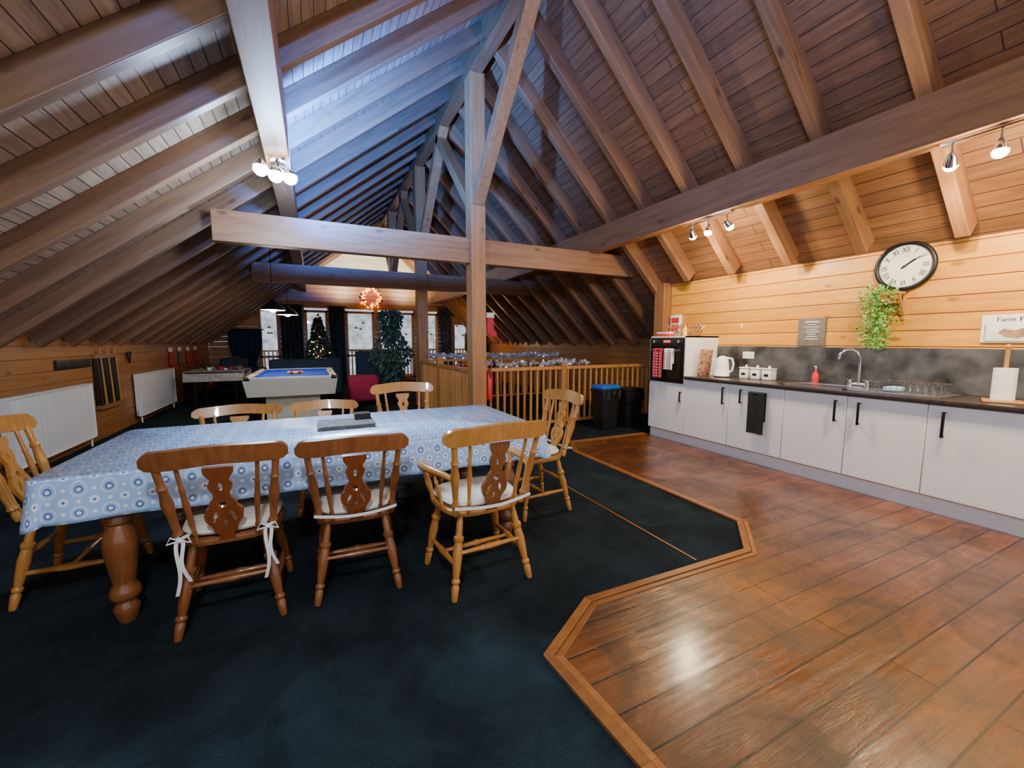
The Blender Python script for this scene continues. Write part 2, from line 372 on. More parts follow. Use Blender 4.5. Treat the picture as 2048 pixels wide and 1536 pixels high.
m.build('ceiling_rafters_right',matrix=MR,bevel=.006)
m=MB();m.box((RX-.08,Y0,4.72),(RX+.08,Y1,5.04),beamY);m.build('ceiling_ridge_beam',bevel=.006)
m=MB();m.box((-.29,Y0,2.88),(-.11,Y1,3.2),beamY);m.build('ceiling_purlin_left',bevel=.006)
m=MB();m.box((3.83,Y0,2.68),(3.98,Y1,3.02),beamY);m.build('ceiling_purlin_right',bevel=.006)
for i,y in enumerate((5.3,8.4,11.5)):
    if i<2: m=MB();m.box((-.88,y-.07,2.38),(4.85,y+.07,2.70),beamX);m.build('ceiling_tie_beam',bevel=.006)
    m=MB();m.box((RX-.08,y-.11,0 if i<2 else 3.0),(RX+.12,y+.11,4.74),beamZ);m.build('ceiling_support_post',bevel=.006)
    m=MB()
    m.beam((RX+.02,y-.08,3.15),(RX+.02,y-1.75,4.8),.13,.15,beamZ,up=(1,0,0))
    m.beam((RX+.02,y+.08,3.15),(RX+.02,y+1.75,4.8),.13,.15,beamZ,up=(1,0,0))
    m.build('ceiling_braces',bevel=.006)
def boards_y(m,x0,x1,ya,yb,za,zb,mat,h=.145):
    z=za
    while z<zb-.01:
        t=min(z+h-.006,zb);m.box((x0,ya,z),(x1,yb,t),mat);z+=h
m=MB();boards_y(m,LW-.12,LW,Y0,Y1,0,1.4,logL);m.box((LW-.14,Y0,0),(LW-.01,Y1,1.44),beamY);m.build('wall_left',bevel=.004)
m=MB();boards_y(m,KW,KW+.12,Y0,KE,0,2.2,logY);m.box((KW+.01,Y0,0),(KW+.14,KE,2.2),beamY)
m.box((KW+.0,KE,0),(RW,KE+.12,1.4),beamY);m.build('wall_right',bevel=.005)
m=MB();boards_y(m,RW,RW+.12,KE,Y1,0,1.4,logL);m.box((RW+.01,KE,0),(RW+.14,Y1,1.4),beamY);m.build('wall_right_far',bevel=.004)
m=MB();m.box((4.76,KE+.01,0),(4.96,KE+.2,2.22),beamZ);m.build('wall_corner_post',bevel=.006)
OP=[(-1.45,-.9,.1,2.33),(-.2,.46,.1,2.33),(.99,1.88,.1,2.33),(2.0,3.2,.1,2.33),(3.35,4.05,.1,2.33),(4.6,5.2,.1,2.33)]
m=MB();z=0;h=.15
while z<AZ-.15:
    zz=z+h/2;x0=max(LW,RX-(AZ-zz)/SL);x1=min(RW,RX+(AZ-zz)/SR);mat=creamX if z>3.2 else logX
    segs=[(x0,x1)]
    for a,b,c,d in OP:
        if c<zz<d:
            ns=[]
            for p,q in segs:
                if a>p and b<q: ns+=[(p,a),(b,q)]
                else: ns.append((p,q))
            segs=ns
    for p,q in segs: m.box((p,Y1,z),(q,Y1+.12,z+h-.005),mat)
    z+=h
m.build('wall_back',bevel=.004)
for i,(a,b,c,d) in enumerate(OP):
    m=MB();w=.07
    for bx in(((a,c),(a+w,d)),((b-w,c),(b,d)),((a,d-w),(b,d)),((a,c),(b,c+w)),((a,.85),(b,.85+w))):
        m.box((bx[0][0],Y1-.03,bx[0][1]),(bx[1][0],Y1+.1,bx[1][1]),logX)
    m.box((a+w,Y1+.04,c+w),(b-w,Y1+.05,d-w),glass)
    for k in range(3):
        cx=a+w+.1+random.random()*(b-a-.35);cz=1.5+random.random()*.5
        m.prism([(cx-.07,cz+.03),(cx-.02,cz-.01),(cx+.07,cz+.0),(cx+.02,cz+.03),(cx+.0,cz+.09),(cx-.01,cz+.03)],0,.003,blackp,M=Matrix(((1,0,0,0),(0,0,-1,Y1+.036),(0,1,0,0),(0,0,0,1))))
    m.build('window_%d'%(i+1))
m=MB();m.grid(lambda u,v:(-14+34*u,24+6*v,-3+6.5*v),2,2,outm);m.build('hillside_backdrop')
m=MB();m.box((-3,16.0,1.0),(7,16.08,1.06),railout);m.box((-3,16.0,.05),(7,16.08,.1),railout)
for k in range(80): m.box((-3+k*.125,16.02,.1),(-2.96+k*.125,16.06,1.0),railout)
m.box((-3,14.7,-.1),(7,16.2,0.05),railout);m.build('balcony_railing')
def curtain(x0,x1,z0,z1,y,mat,tie=0):
    m=MB()
    def fn(u,v):
        c=(x0+x1)/2;w=(x1-x0)/2*(1-tie*math.exp(-((v-.4)/.18)**2))
        return (c+(u*2-1)*w,y+.04*math.sin(u*2*PI*max(3,round((x1-x0)*8))),z0+(z1-z0)*v)
    m.slab(lambda u,v:(fn(u,v),(0,-1,0)),40,14,.012,mat);m.cyl((x0-.05,y-.03,z1),(x1+.05,y-.03,z1),.02,black);return m.build('curtain')
curtain(-.85,-.25,.03,2.45,14.3,curt);curtain(.5,.95,.03,2.45,14.3,curt);curtain(4.1,4.5,.03,2.45,14.3,curt);curtain(-2.2,-1.35,.03,1.7,14.3,curtb,.4);curtain(5.15,5.5,.03,1.5,14.3,curtb)
# ---------------------------------------------------------------- chairs
LEGP=[(0,.014),(.03,.017),(.16,.021),(.19,.015),(.21,.023),(.24,.023),(.26,.016),(.34,.021),(.55,.027),(.68,.021),(.70,.028),(.74,.028),(.76,.019),(.9,.018),(1,.016)]
STP=[(0,.013),(.06,.016),(.12,.011),(.14,.017),(.17,.011),(.35,.015),(.5,.019),(.68,.013),(.7,.018),(.73,.012),(.9,.013),(1,.011)]
SPP=[(t,r*.72) for t,r in STP]
def splat():
    half=[(0,.040),(.02,.030),(.035,.03),(.05,.048),(.075,.052),(.09,.06),(.12,.078),(.15,.082),(.175,.076),(.19,.062),(.2,.055),(.205,.06),(.225,.05),(.245,.036),(.27,.034),(.29,.045),(.315,.052),(.33,.045),(.345,.038),(.36,.048),(.38,.06),(.41,.062)]
    half=[(z,w*.9) for z,w in half]
    out=[(w,z) for z,w in half]+[(-w,z) for z,w in half[::-1]]
    def circ(cx,cz,rx,rz,n=12,rot=0):
        return [(cx+rx*math.cos(2*PI*i/n)*math.cos(rot)-rz*math.sin(2*PI*i/n)*math.sin(rot),cz+rx*math.cos(2*PI*i/n)*math.sin(rot)+rz*math.sin(2*PI*i/n)*math.cos(rot)) for i in range(n)]
    return curve_mesh([out,circ(0,.205,.016,.016),circ(.032,.14,.008,.03,rot=.25),circ(-.032,.14,.008,.03,rot=-.25),circ(0,.305,.008,.02),circ(.0,.10,.007,.018)],.009)
SPLAT=splat()
def chair(loc,rot,wood_m,arm=False,cushion=True,ties=False,strap=False,sz=1.,top=None,sx=1.,spl=None):
    m=MB();w=1.12 if arm else 1.;S=lambda x:x*w;top=top or wood_m;spl=spl or top
    n=36
    def outl(q,k):
        c,s_=math.cos(q),math.sin(q);x=.215*k*abs(c)**.6*(1 if c>0 else -1);y=.205*k*abs(s_)**.6*(1 if s_>0 else -1)
        return S(x)*(1+.08*(y/.2)),y
    lv=[(.0,.425),(.9,.425),(.98,.433),(1.0,.447),(.985,.46),(.94,.466),(.8,.462),(.5,.456),(0,.455)]
    v=[];f=[]
    for k,z in lv:
        for i in range(n):
            x,y=outl(2*PI*i/n,max(k,.001));v.append((x,y,z))
    for j in range(len(lv)-1):
        for i in range(n):
            a=(i+1)%n;f.append((j*n+i,j*n+a,(j+1)*n+a,(j+1)*n+i))
    m.add(v,f,wood_m,True)
    F=[(S(.155),.14,.43),(S(.215),.205,0)];B=[(S(.14),-.14,.43),(S(.205),-.225,0)]
    for sg in(1,-1):
        for t,b in(F,B): m.lathe(LEGP,(sg*b[0],b[1],0),(sg*t[0],t[1],t[2]),wood_m,14)
        lp=lambda P,z:Vector((sg*(P[1][0]+(P[0][0]-P[1][0])*z/.43),P[1][1]+(P[0][1]-P[1][1])*z/.43,z))
        m.lathe([(0,.01),(.1,.012),(.3,.014),(.5,.02),(.7,.014),(.9,.012),(1,.01)],lp(F,.17),lp(B,.17),wood_m,10)
    m.lathe([(0,.01),(.25,.013),(.45,.015),(.5,.02),(.55,.015),(.75,.013),(1,.01)],(S(-.188),0,.17),(S(.188),0,.17),wood_m,10)
    m.lathe([(0,.01),(.3,.013),(.5,.018),(.7,.013),(1,.01)],(S(-.18),-.19,.24),(S(.18),-.19,.24),wood_m,10)
    bx=S(.175);tx=S(.215)
    for sg in(1,-1):
        m.lathe([(0,.015),(.06,.018),(.12,.013),(.15,.022),(.2,.014),(.4,.019),(.55,.024),(.7,.016),(.74,.023),(.78,.015),(1,.016)],(sg*bx,-.175,.45),(sg*tx,-.285,.87),wood_m,14)
        m.lathe(SPP,(sg*S(.115),-.19,.45),(sg*S(.145),-.300,.87),wood_m,10)
    ang=math.atan2(.115,.42)
    Ms=Matrix.Translation((0,-.195,.452))@Matrix.Rotation(PI/2+ang,4,'X')
    m.add(SPLAT[0],SPLAT[1],spl,False,Ms)
    hw=S(.265)
    def crest(u,v):
        x=(u*2-1);e=abs(x)
        y=-.335+.05*x*x
        zb=.852+.014*math.cos(x*PI)+.016*x*x;zt=.945+.010*math.cos(x*PI*.9)+.004*x*x-.016*max(0,e-.85)/.15
        mid=(zb+zt)/2;k=1-max(0,(e-.9)/.1)**2*.5
        z=mid+(zb-mid+(zt-zb)*v)*k
        return (x*hw,y-(z-.86)*.25,z),(0,1,.15)
    m.slab(crest,28,4,.026,top)
    if arm:
        for sg in(1,-1):
            m.tube([(sg*S(.195),-.235,.66),(sg*S(.225),-.15,.672),(sg*S(.26),-.02,.675),(sg*S(.265),.08,.672),(sg*S(.25),.14,.665)],[.014,.018,.022,.026,.018],wood_m,10)
            m.lathe(STP,(sg*S(.205),.08,.45),(sg*S(.255),.09,.665),wood_m,12)
            m.lathe(SPP,(sg*S(.2),-.06,.45),(sg*S(.245),-.05,.67),wood_m,10)
    if cushion:
        cl=[(0,.464),(.85,.464),(.97,.475),(1,.487),(.95,.502),(.8,.512),(.45,.516),(0,.514)];v=[];f=[]
        for k,z in cl:
            for i in range(n):
                x,y=outl(2*PI*i/n,max(k,.001)*.94);v.append((x,y+.01,z+.002))
        for j in range(len(cl)-1):
            for i in range(n):
                a=(i+1)%n;f.append((j*n+i,j*n+a,(j+1)*n+a,(j+1)*n+i))
        m.add(v,f,cream,True)
    if strap:
        m.slab(lambda u,v:((S(.2)*(u*2-1),-.235-.02*math.cos((u*2-1)*1.4)+0,.505-.02*math.cos((u*2-1)*1.5)+.016*v),(0,1,0)),16,1,.003,ribbon)
    if ties:
        for sg in(1,-1):
            x=sg*S(.165);y=-.215
            m.tube([(x-.02,y+.02,.50),(x,y-.022,.502),(x+.022,y+.02,.50)],.008,ribbon,6)
            m.ball((x,y-.02,.497),(.014,.012,.012),ribbon,8,6)
            for dx,ln in((-.018,.26),(.022,.2)):
                m.slab(lambda u,v:((x+dx*(1-(1-v)**2)+.014*(u-.5)+.012*math.sin(v*5+dx*90),y-.022-.02*math.sin(v*2.5),.495-ln*v),(0,1,0)),1,10,.003,ribbon)
            m.tube([(x,y-.022,.497),(x-.03,y-.03,.52),(x-.045,y-.03,.49),(x,y-.022,.495)],.004,ribbon,5)
            m.tube([(x,y-.022,.497),(x+.03,y-.03,.515),(x+.04,y-.03,.485),(x,y-.022,.495)],.004,ribbon,5)
    return m.build('dining_chair' if not arm else 'dining_armchair',loc=loc,rot=rot,scale=(sx,1,sz))
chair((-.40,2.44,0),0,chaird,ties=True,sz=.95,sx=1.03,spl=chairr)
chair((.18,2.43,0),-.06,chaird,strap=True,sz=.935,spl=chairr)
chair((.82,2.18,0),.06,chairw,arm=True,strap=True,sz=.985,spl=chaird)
chair((1.57,2.86,0),PI/2+.05,chairw,strap=True,sz=.99)
chair((-1.20,3.05,0),-PI/2,chairw)
chair((-.57,3.68,0),PI,chairw,sz=.87,sx=1.18)
chair((.07,3.67,0),PI,chairw,sz=.87,sx=1.04)
chair((.76,3.72,0),PI,chairw,sx=1.12)
# ---------------------------------------------------------------- table
m=MB();m.rbox((-1.11,2.42,.715),(1.39,3.54,.752),chairw,.01)
m.box((-.98,2.50,.61),(1.26,2.53,.715),chairw);m.box((-.98,3.42,.61),(1.26,3.45,.715),chairw);m.box((-.95,2.5,.61),(-.92,3.45,.715),chairw);m.box((1.2,2.5,.61),(1.23,3.45,.715),chairw)
TL=[(0,.03),(.02,.038),(.06,.045),(.10,.052),(.13,.04),(.15,.036),(.17,.055),(.2,.062),(.24,.055),(.27,.042),(.30,.046),(.45,.062),(.55,.068),(.62,.06),(.68,.042),(.70,.058),(.74,.058),(.77,.04),(.8,.05)]
for x in(-.87,1.16):
    for y in(2.5,3.42):
        m.lathe(TL,(x,y,0),(x,y,.72),chaird,20);m.box((x-.055,y-.055,.57),(x+.055,y+.055,.715),chaird)
m.build('dining_table')
def tablecloth():
    x0,x1,y0,y1=-1.13,1.42,2.40,3.57;r=.06;P=[]
    def side(a,b,n,nrm):
        for i in range(n): t=i/n;P.append((Vector(a).lerp(Vector(b),t),Vector(nrm)))
    def corner(c,a0,n=12):
        for i in range(n): q=a0+PI/2*i/n;P.append((Vector(c)+Vector((math.cos(q),math.sin(q)))*r,Vector((math.cos(q),math.sin(q)))))
    side((x0+r,y0),(x1-r,y0),70,(0,-1));corner((x1-r,y0+r),-PI/2)
    side((x1,y0+r),(x1,y1-r),34,(1,0));corner((x1-r,y1-r),0)
    side((x1-r,y1),(x0+r,y1),70,(0,1));corner((x0+r,y1-r),PI/2)
    side((x0,y1-r),(x0,y0+r),34,(-1,0));corner((x0+r,y0+r),PI)
    n=len(P);v=[];uv=[];f=[];K=9
    for k in range(K+1):
        t=k/K
        for i,(p,nr) in enumerate(P):
            cor=abs(nr.x*nr.y)*2
            drop=(.19+.02*cor)*t
            wav=.5+.5*math.sin(i*.42+1.3*math.sin(i*.13));out=(.004+t*(.008+.026*wav+.03*cor)) if k else 0
            q=p+nr*out;v.append((q.x,q.y,.7565-(drop if k>1 else drop*.5)));uv.append((p.x+nr.x*drop,p.y+nr.y*drop))
    for k in range(K):
        for i in range(n):
            a=(i+1)%n;f.append((k*n+i,(k+1)*n+i,(k+1)*n+a,k*n+a))
    m=MB();m.add(v,f,cloth,True)
    m.add([v[i] for i in range(n)],[tuple(range(n))],cloth,False);uv+=[uv[i] for i in range(n)]
    m.uv=uv;ob=m.build('tablecloth');md=ob.modifiers.new('s','SOLIDIFY');md.thickness=.002;md.offset=1
tablecloth()
m=MB()
for k in range(4): m.rbox((-.0+k*.004,2.95,.761+k*.006),(.36+k*.004,3.24,.766+k*.006),slatemat,.003)
m.build('placemat_stack')
m=MB()
for k in range(5): m.rbox((.25,3.13+.003*k,.786+k*.008),(.36,3.23+.003*k,.793+k*.008),blackp,.002)
m.build('coaster_stack')
# ---------------------------------------------------------------- kitchen
FX=4.3
ED=[4.40,3.78,3.15,2.53,1.98,1.44,.86,.28,-.3,-.9]
m=MB();m.box((FX+.02,-.9,.14),(KW-.001,3.77,.866),white);m.box((FX+.05,-.9,.006),(KW-.001,4.40,.14),plinth)
m.box((FX+.04,-.9,.006),(FX+.055,2.9,.14),plinth)
m.box((FX+.02,3.775,.14),(KW-.001,4.40,.80),white)
for i in range(len(ED)-1):
    a,b=ED[i],ED[i+1];zt=.863 if i else .775
    m.rbox((FX,b+.003,.145),(FX+.02,a-.003,zt),white,.003,seg=1)
def handle(y,z0,z1):
    for z in(z0+.01,z1-.01): m.box((FX-.03,y-.006,z-.006),(FX,y+.006,z+.006),black)
    m.rbox((FX-.036,y-.009,z0),(FX-.024,y+.009,z1),black,.003)
handle(3.83,.56,.70)
for y in(3.21,2.06,1.88,1.34,.38,.18): handle(y,.62,.82)
handle(2.99,.66,.82)
m.build('kitchen_cabinets')
m=MB();m.rbox((FX-.03,-.9,.868),(KW-.001,3.775,.906),worktop,.008);m.build('worktop')
m=MB();m.box((KW-.022,-.9,.907),(KW-.001,3.775,1.29),slate);m.build('splashback',bevel=.002)
m=MB();m.box((FX,3.782,.802),(KW-.001,3.80,1.42),white);m.box((FX,4.385,.802),(KW-.001,4.40,1.42),white);m.box((FX,3.782,1.40),(KW-.001,4.40,1.42),white);m.box((FX+.02,3.79,.802),(KW-.01,4.39,1.40),plinth)
m.rbox((FX-.012,3.80,.805),(FX+.02,4.385,1.29),glassb,.004);m.rbox((FX-.012,3.80,1.295),(FX+.02,4.385,1.40),blackp,.004)
m.box((FX-.014,3.86,.86),(FX-.011,4.32,1.16),black)
m.cyl((FX-.05,3.84,1.235),(FX-.05,4.34,1.235),.009,steel)
for y in(3.87,4.31): m.cyl((FX-.05,y,1.235),(FX-.01,y,1.235),.007,steel)
for y in(3.88,4.30): m.cyl((FX-.035,y,1.35),(FX-.01,y,1.35),.018,steel)
m.box((FX-.0135,4.03,1.335),(FX-.012,4.15,1.365),plain('clock_led',(.05,.01,.01),.4,emit=(1,.1,.02),es=2))
m.build('built_in_oven')
def towel(y0,y1,ztop,zbot,mat,name,x=FX-.05,stripes=None):
    m=MB()
    m.slab(lambda u,v:((x-.018-.006*math.sin(u*9),y0+(y1-y0)*u,ztop-(ztop-zbot)*v),(1,0,0)),12,8,.006,mat)
    m.slab(lambda u,v:((x+.013,y0+(y1-y0)*u,ztop-(ztop-zbot)*.7*v),(1,0,0)),12,4,.005,mat)
    m.slab(lambda u,v:((x-.018+.036*v,y0+(y1-y0)*u,ztop+.012*math.sin(v*PI)),(0,0,-1)),12,4,.005,mat)
    if stripes:
        for k in range(9):
            for j in range(3):
                z=zbot+.02+k*(ztop-zbot-.04)/9;yy=y0+(y1-y0)*(j+.5)/3
                m.box((x-.026,yy-.009,z),(x-.022,yy+.009,z+.01),stripes)
    return m.build(name)
towel(4.12,4.28,1.245,.86,red,'tea_towel',stripes=paper);towel(3.94,4.08,1.245,.98,paper,'tea_towel',stripes=red)
towel(2.70,2.88,.80,.36,blackcl,'hand_towel',x=FX-.03)
m=MB();Mr=Matrix.Translation((4.55,3.74,.91))@Matrix.Rotation(.12,4,'X')
m.rbox((-.11,-.01,0.0),(.11,.01,.34),plain('patterned_board',(.4,.22,.14),.6,noise=.8,nscale=30),.006,M=Mr);m.build('cutting_board',loc=(0,-.03,.0))
m=MB();m.lathe([(0,.0),(.0,.075),(.08,.078),(.1,.074),(.5,.066),(.85,.055),(.9,.05),(.95,.03),(1,.0)],(0,0,0),(0,0,.235),enamel,24)
m.tube([(0,-.05,.21),(0,-.10,.2),(0,-.115,.15),(0,-.105,.08),(0,-.07,.05)],.011,enamel,10);m.prism([(-.02,.05),(.02,.05),(.008,.1),(-.008,.1)],.17,.20,enamel)
m.ball((0,0,.24),.012,blackp);m.cyl((0,0,0),(0,0,.012),.08,blackp,24);m.build('electric_kettle',loc=(4.58,3.46,.907),rot=.2,scale=(1.15,1.15,1.15))
for y in(3.24,3.10,2.96):
    m=MB();m.rbox((-.055,-.055,0),(.055,.055,.115),ceram,.015);m.rbox((-.057,-.057,.117),(.057,.057,.135),ceram,.008);m.lathe([(0,.01),(.5,.017),(1,.004)],(0,0,.135),(0,0,.165),ceram,12)
    m.prism([(-.025,.04),(.025,.04),(.025,.07),(-.025,.07)],0,.001,blackp,M=Matrix(((0,0,-1,-.0555),(1,0,0,0),(0,1,0,0),(0,0,0,1))));m.build('storage_canister',loc=(4.72,y,.907))
def socket(y,z,w=.145):
    m=MB();m.rbox((KW-.03,y-w/2,z-.043),(KW-.022,y+w/2,z+.043),enamel,.003)
    for s_ in(-1,1):
        for a,b in((0,.012),(-.011,-.008),(.011,-.008)): m.box((KW-.031,y+s_*.035+a-.003,z+b-.004),(KW-.0295,y+s_*.035+a+.003,z+b+.004),blackp)
    m.build('power_socket')
socket(3.33,1.18);socket(.75,1.12)
m=MB()
x0,x1=4.36,4.80
m.box((x0,1.40,.908),(x1,2.02,.914),steel)
for k in range(8): m.box((x0+.05,1.45+k*.055,.914),(x1-.08,1.47+k*.055,.918),steel)
for a,b in(((x0,2.02),(x0+.03,2.62)),((x1-.09,2.02),(x1,2.62)),((x0,2.02),(x1,2.06)),((x0,2.58),(x1,2.62))): m.box((a[0],a[1],.908),(b[0],b[1],.916),steel)
m.box((x0+.03,2.06,.908),(x1-.09,2.58,.910),plain('basin_steel',(.3,.3,.32),.3,metal=1))
m.build('kitchen_sink',bevel=.002)
m=MB()
for y in(2.04,2.18): m.lathe([(0,.022),(.3,.018),(.5,.02),(1,.012)],(4.755,y,.917),(4.755,y,.975),chrome,14);[m.lathe([(0,.005),(1,.008)],(4.755,y,.975),(4.755+.03*math.cos(q),y+.03*math.sin(q),.98),chrome,8) for q in(0.3,1.87,3.44,5.0)]
m.cyl((4.755,2.04,.94),(4.755,2.18,.94),.011,chrome)
m.tube([(4.755,2.11,.94),(4.755,2.11,1.12),(4.75,2.11,1.2),(4.72,2.12,1.25),(4.67,2.15,1.275),(4.62,2.18,1.265),(4.585,2.20,1.23),(4.575,2.205,1.18)],[.013,.012,.011,.011,.011,.011,.011,.013],chrome,12)
m.build('kitchen_tap')
m=MB()
for z in(.93,1.0): m.tube([(4.42,1.44,z),(4.42,1.86,z),(4.70,1.86,z),(4.70,1.44,z)],.003,chrome,6,closed=True)
for k in range(11):
    y=1.45+k*.04;m.tube([(4.42,y,1.0),(4.43,y,.925),(4.56,y,.92),(4.69,y,.925),(4.70,y,1.0)],.002,chrome,5)
for k in range(5):
    y=1.48+k*.05;m.tube([(4.5,y,.925),(4.52,y,.99),(4.57,y,1.01),(4.62,y,.99),(4.63,y,.925)],.002,chrome,5)
m.rbox((4.46,1.70,.925),(4.6,1.80,.96),plain('sponge_blue',(.3,.5,.65),.8,noise=.1),.01);m.build('dish_rack')
m=MB();m.lathe([(0,.03),(.1,.032),(.6,.03),(.75,.012),(.85,.012),(1,.012)],(0,0,0),(0,0,.15),redp,16);m.tube([(0,0,.15),(0,0,.17),(-.03,0,.172)],.006,enamel,8);m.build('soap_dispenser',loc=(4.77,2.5,.917))
m=MB();m.rbox((-.1,-.1,0),(.1,.1,.018),chairw,.006);m.cyl((0,0,.018),(0,0,.40),.013,chairw,12);m.ball((0,0,.405),.018,chairw);m.lathe([(0,.02),(0,.06),(1,.06),(1,.02)],(0,0,.02),(0,0,.25),paper,28);m.build('paper_towel_holder',loc=(4.52,1.12,.907),rot=.3)
m=MB();Mc=Matrix(((0,0,-1,KW-.004),(-1,0,0,1.89),(0,1,0,2.03),(0,0,0,1)))
m.lathe([(0,.0),(0,.205),(1,.205),(1,0)],(0,0,0),(0,0,.018),clockf,48,M=Mc)
m.tube([(.205*math.cos(2*PI*i/56),.205*math.sin(2*PI*i/56),.02) for i in range(56)],.019,black,10,M=Mc,closed=True)
for i,t in enumerate(['XII','I','II','III','IIII','V','VI','VII','VIII','IX','X','XI']):
    q=PI/2-i*PI/6;vs,fs=text_mesh(t,.058,.0006);Mt=Mc@Matrix.Translation((.145*math.cos(q),.145*math.sin(q),.0195))@Matrix.Rotation(q-PI/2,4,'Z')@Matrix.Diagonal((.85,1.15,1,1));m.add(vs,fs,blackp,False,Mt)
for i in range(60):
    q=i*PI/30;m.beam((.178*math.cos(q),.178*math.sin(q),.019),(.184*math.cos(q),.184*math.sin(q),.019),.002 if i%5 else .005,.002,blackp,M=Mc)
for q,l,w in((PI/2-2*PI*9.3/60,.13,.008),(PI/2-2*PI*1.75/12-PI*.0,.09,.012)):
    m.beam((-.03*math.cos(q),-.03*math.sin(q),.024),(l*math.cos(q),l*math.sin(q),.024),w,.002,blackp,M=Mc)
m.cyl((0,0,.018),(0,0,.03),.01,blackp,M=Mc);m.build('wall_clock')
m=MB();m.rbox((KW-.018,2.50,1.30),(KW-.002,2.77,1.60),greybd,.004)
for k in range(8):
    w=random.uniform(.04,.09);m.box((KW-.0195,2.635-w,1.555-k*.026),(KW-.018,2.635+w*.9,1.562-k*.026-(0 if k else -.006)),whitebd)
m.build('wall_sign_grey')
m=MB();m.rbox((KW-.018,.98,1.34),(KW-.002,1.37,1.56),whitebd,.004)
Mq=Matrix(((0,0,-1,KW-.0185),(-1,0,0,1.175),(0,1,0,1.52),(0,0,0,1)));vs,fs=text_mesh('Farm Fresh',.05,.0005);m.add(vs,fs,blackp,False,Mq)
hm=plain('hen_brown',(.3,.18,.1),.7,noise=.3)
m.prism([(-.1,-.10),(-.07,-.07),(-.02,-.085),(.05,-.06),(.06,-.035),(.075,-.03),(.085,-.055),(.07,-.09),(.05,-.13),(.0,-.145),(-.06,-.135)],0,.001,hm,M=Mq)
m.tube([(.17,-.04,0),(.17,-.17,0),(-.17,-.17,0),(-.17,-.04,0)],.003,greybd,4,M=Mq);m.build('wall_sign_farm')
m=MB()
m.box((KW-.16,1.86,1.78),(KW-.002,1.88,1.80),chairw);m.box((KW-.02,1.86,1.55),(KW-.002,1.88,1.80),chairw);m.beam((KW-.14,1.87,1.79),(KW-.01,1.87,1.58),.018,.018,chairw)
m.lathe([(0,.04),(.1,.045),(1,.06)],(KW-.1,1.99,1.70),(KW-.1,1.99,1.80),chairw,16);m.box((KW-.16,1.88,1.695),(KW-.002,2.06,1.702),chairw)
for k in range(1500):
    t=random.random()**1.0;z=1.85-.55*t;sp=.10*(1-.4*t)+.02
    m.leafq((min(KW-.045,KW-.13+random.gauss(0,.045)),2.02+random.gauss(0,sp*.6)-.0*t,z+random.gauss(0,.015)),random.uniform(.02,.04),leaf2)
for k in range(10):
    y=2.0+random.gauss(0,.05);m.tube([(KW-.1,1.99,1.8),(KW-.13,y,1.7),(KW-.1,y,1.33+random.random()*.2)],.002,leaf,4)
m.build('hanging_ivy')
m=MB()
for k in range(7):
    for r in range(2):
        y=3.86+k*.06;z=1.47+r*.075
        m.tube([(4.45,y+.03,z-.03),(4.45,y,z),(4.45,y+.03,z+.037),(4.45,y+.06,z)],.006,wick,5,closed=True);m.tube([(4.65,y+.03,z-.03),(4.65,y,z),(4.65,y+.03,z+.037),(4.65,y+.06,z)],.006,wick,5,closed=True)
        m.cyl((4.45,y,z),(4.65,y,z),.005,wick,6)
for r in range(2):
    for k in range(3):
        x=4.46+k*.07;z=1.47+r*.075
        m.tube([(x+.035,3.85,z-.03),(x,3.85,z),(x+.035,3.85,z+.037),(x+.07,3.85,z)],.006,wick,5,closed=True)
m.cyl((4.45,3.86,1.426),(4.45,4.31,1.426),.006,wick,6);m.cyl((4.65,3.86,1.426),(4.65,4.31,1.426),.006,wick,6)
m.build('wicker_wine_rack')
m=MB();m.lathe([(0,.028),(.6,.028),(.75,.012),(1,.012)],(0,0,0),(0,0,.15),yellow,14);m.cyl((0,0,.15),(0,0,.17),.014,redp,10);m.build('cleaning_bottle',loc=(4.38,3.88,1.422))
m=MB();m.rbox((0,0,0),(.10,.24,.03),redp,.003);m.rbox((.005,.01,.032),(.095,.23,.055),paper,.003);m.build('book_stack',loc=(4.33,4.1,1.422))
m=MB();m.rbox((KW-.045,4.40,1.44),(KW-.002,4.58,1.74),enamel,.006);m.box((KW-.047,4.42,1.62),(KW-.045,4.56,1.70),redp);m.box((KW-.047,4.42,1.50),(KW-.045,4.56,1.60),redp);m.build('fire_blanket_box')
def bin_(loc,h,w,lid,name):
    m=MB();d=w*.8
    m.add([(-w*.4,-d*.4,0),(w*.4,-d*.4,0),(w*.4,d*.4,0),(-w*.4,d*.4,0),(-w*.5,-d*.5,h),(w*.5,-d*.5,h),(w*.5,d*.5,h),(-w*.5,d*.5,h)],[(0,3,2,1),(4,5,6,7),(0,1,5,4),(1,2,6,5),(2,3,7,6),(3,0,4,7)],blackp)
    m.rbox((-w*.53,-d*.53,h-.03),(w*.53,d*.53,h+.01),blackp,.01);m.rbox((-w*.52,-d*.52,h+.01),(w*.52,d*.52,h+.07),lid,.025)
    m.slab(lambda u,v:((-w*.5+w*u,-d*.53-.008*math.sin(u*20),h-.0-.12*v*(1+.3*math.sin(u*7))),(0,-1,0)),20,4,.003,blackp);m.build(name,loc=loc,rot=.05,bevel=.004)
bin_((4.02,5.02,0),.62,.34,bluep,'waste_bin');bin_((4.46,5.0,0),.56,.36,blackp,'waste_bin')
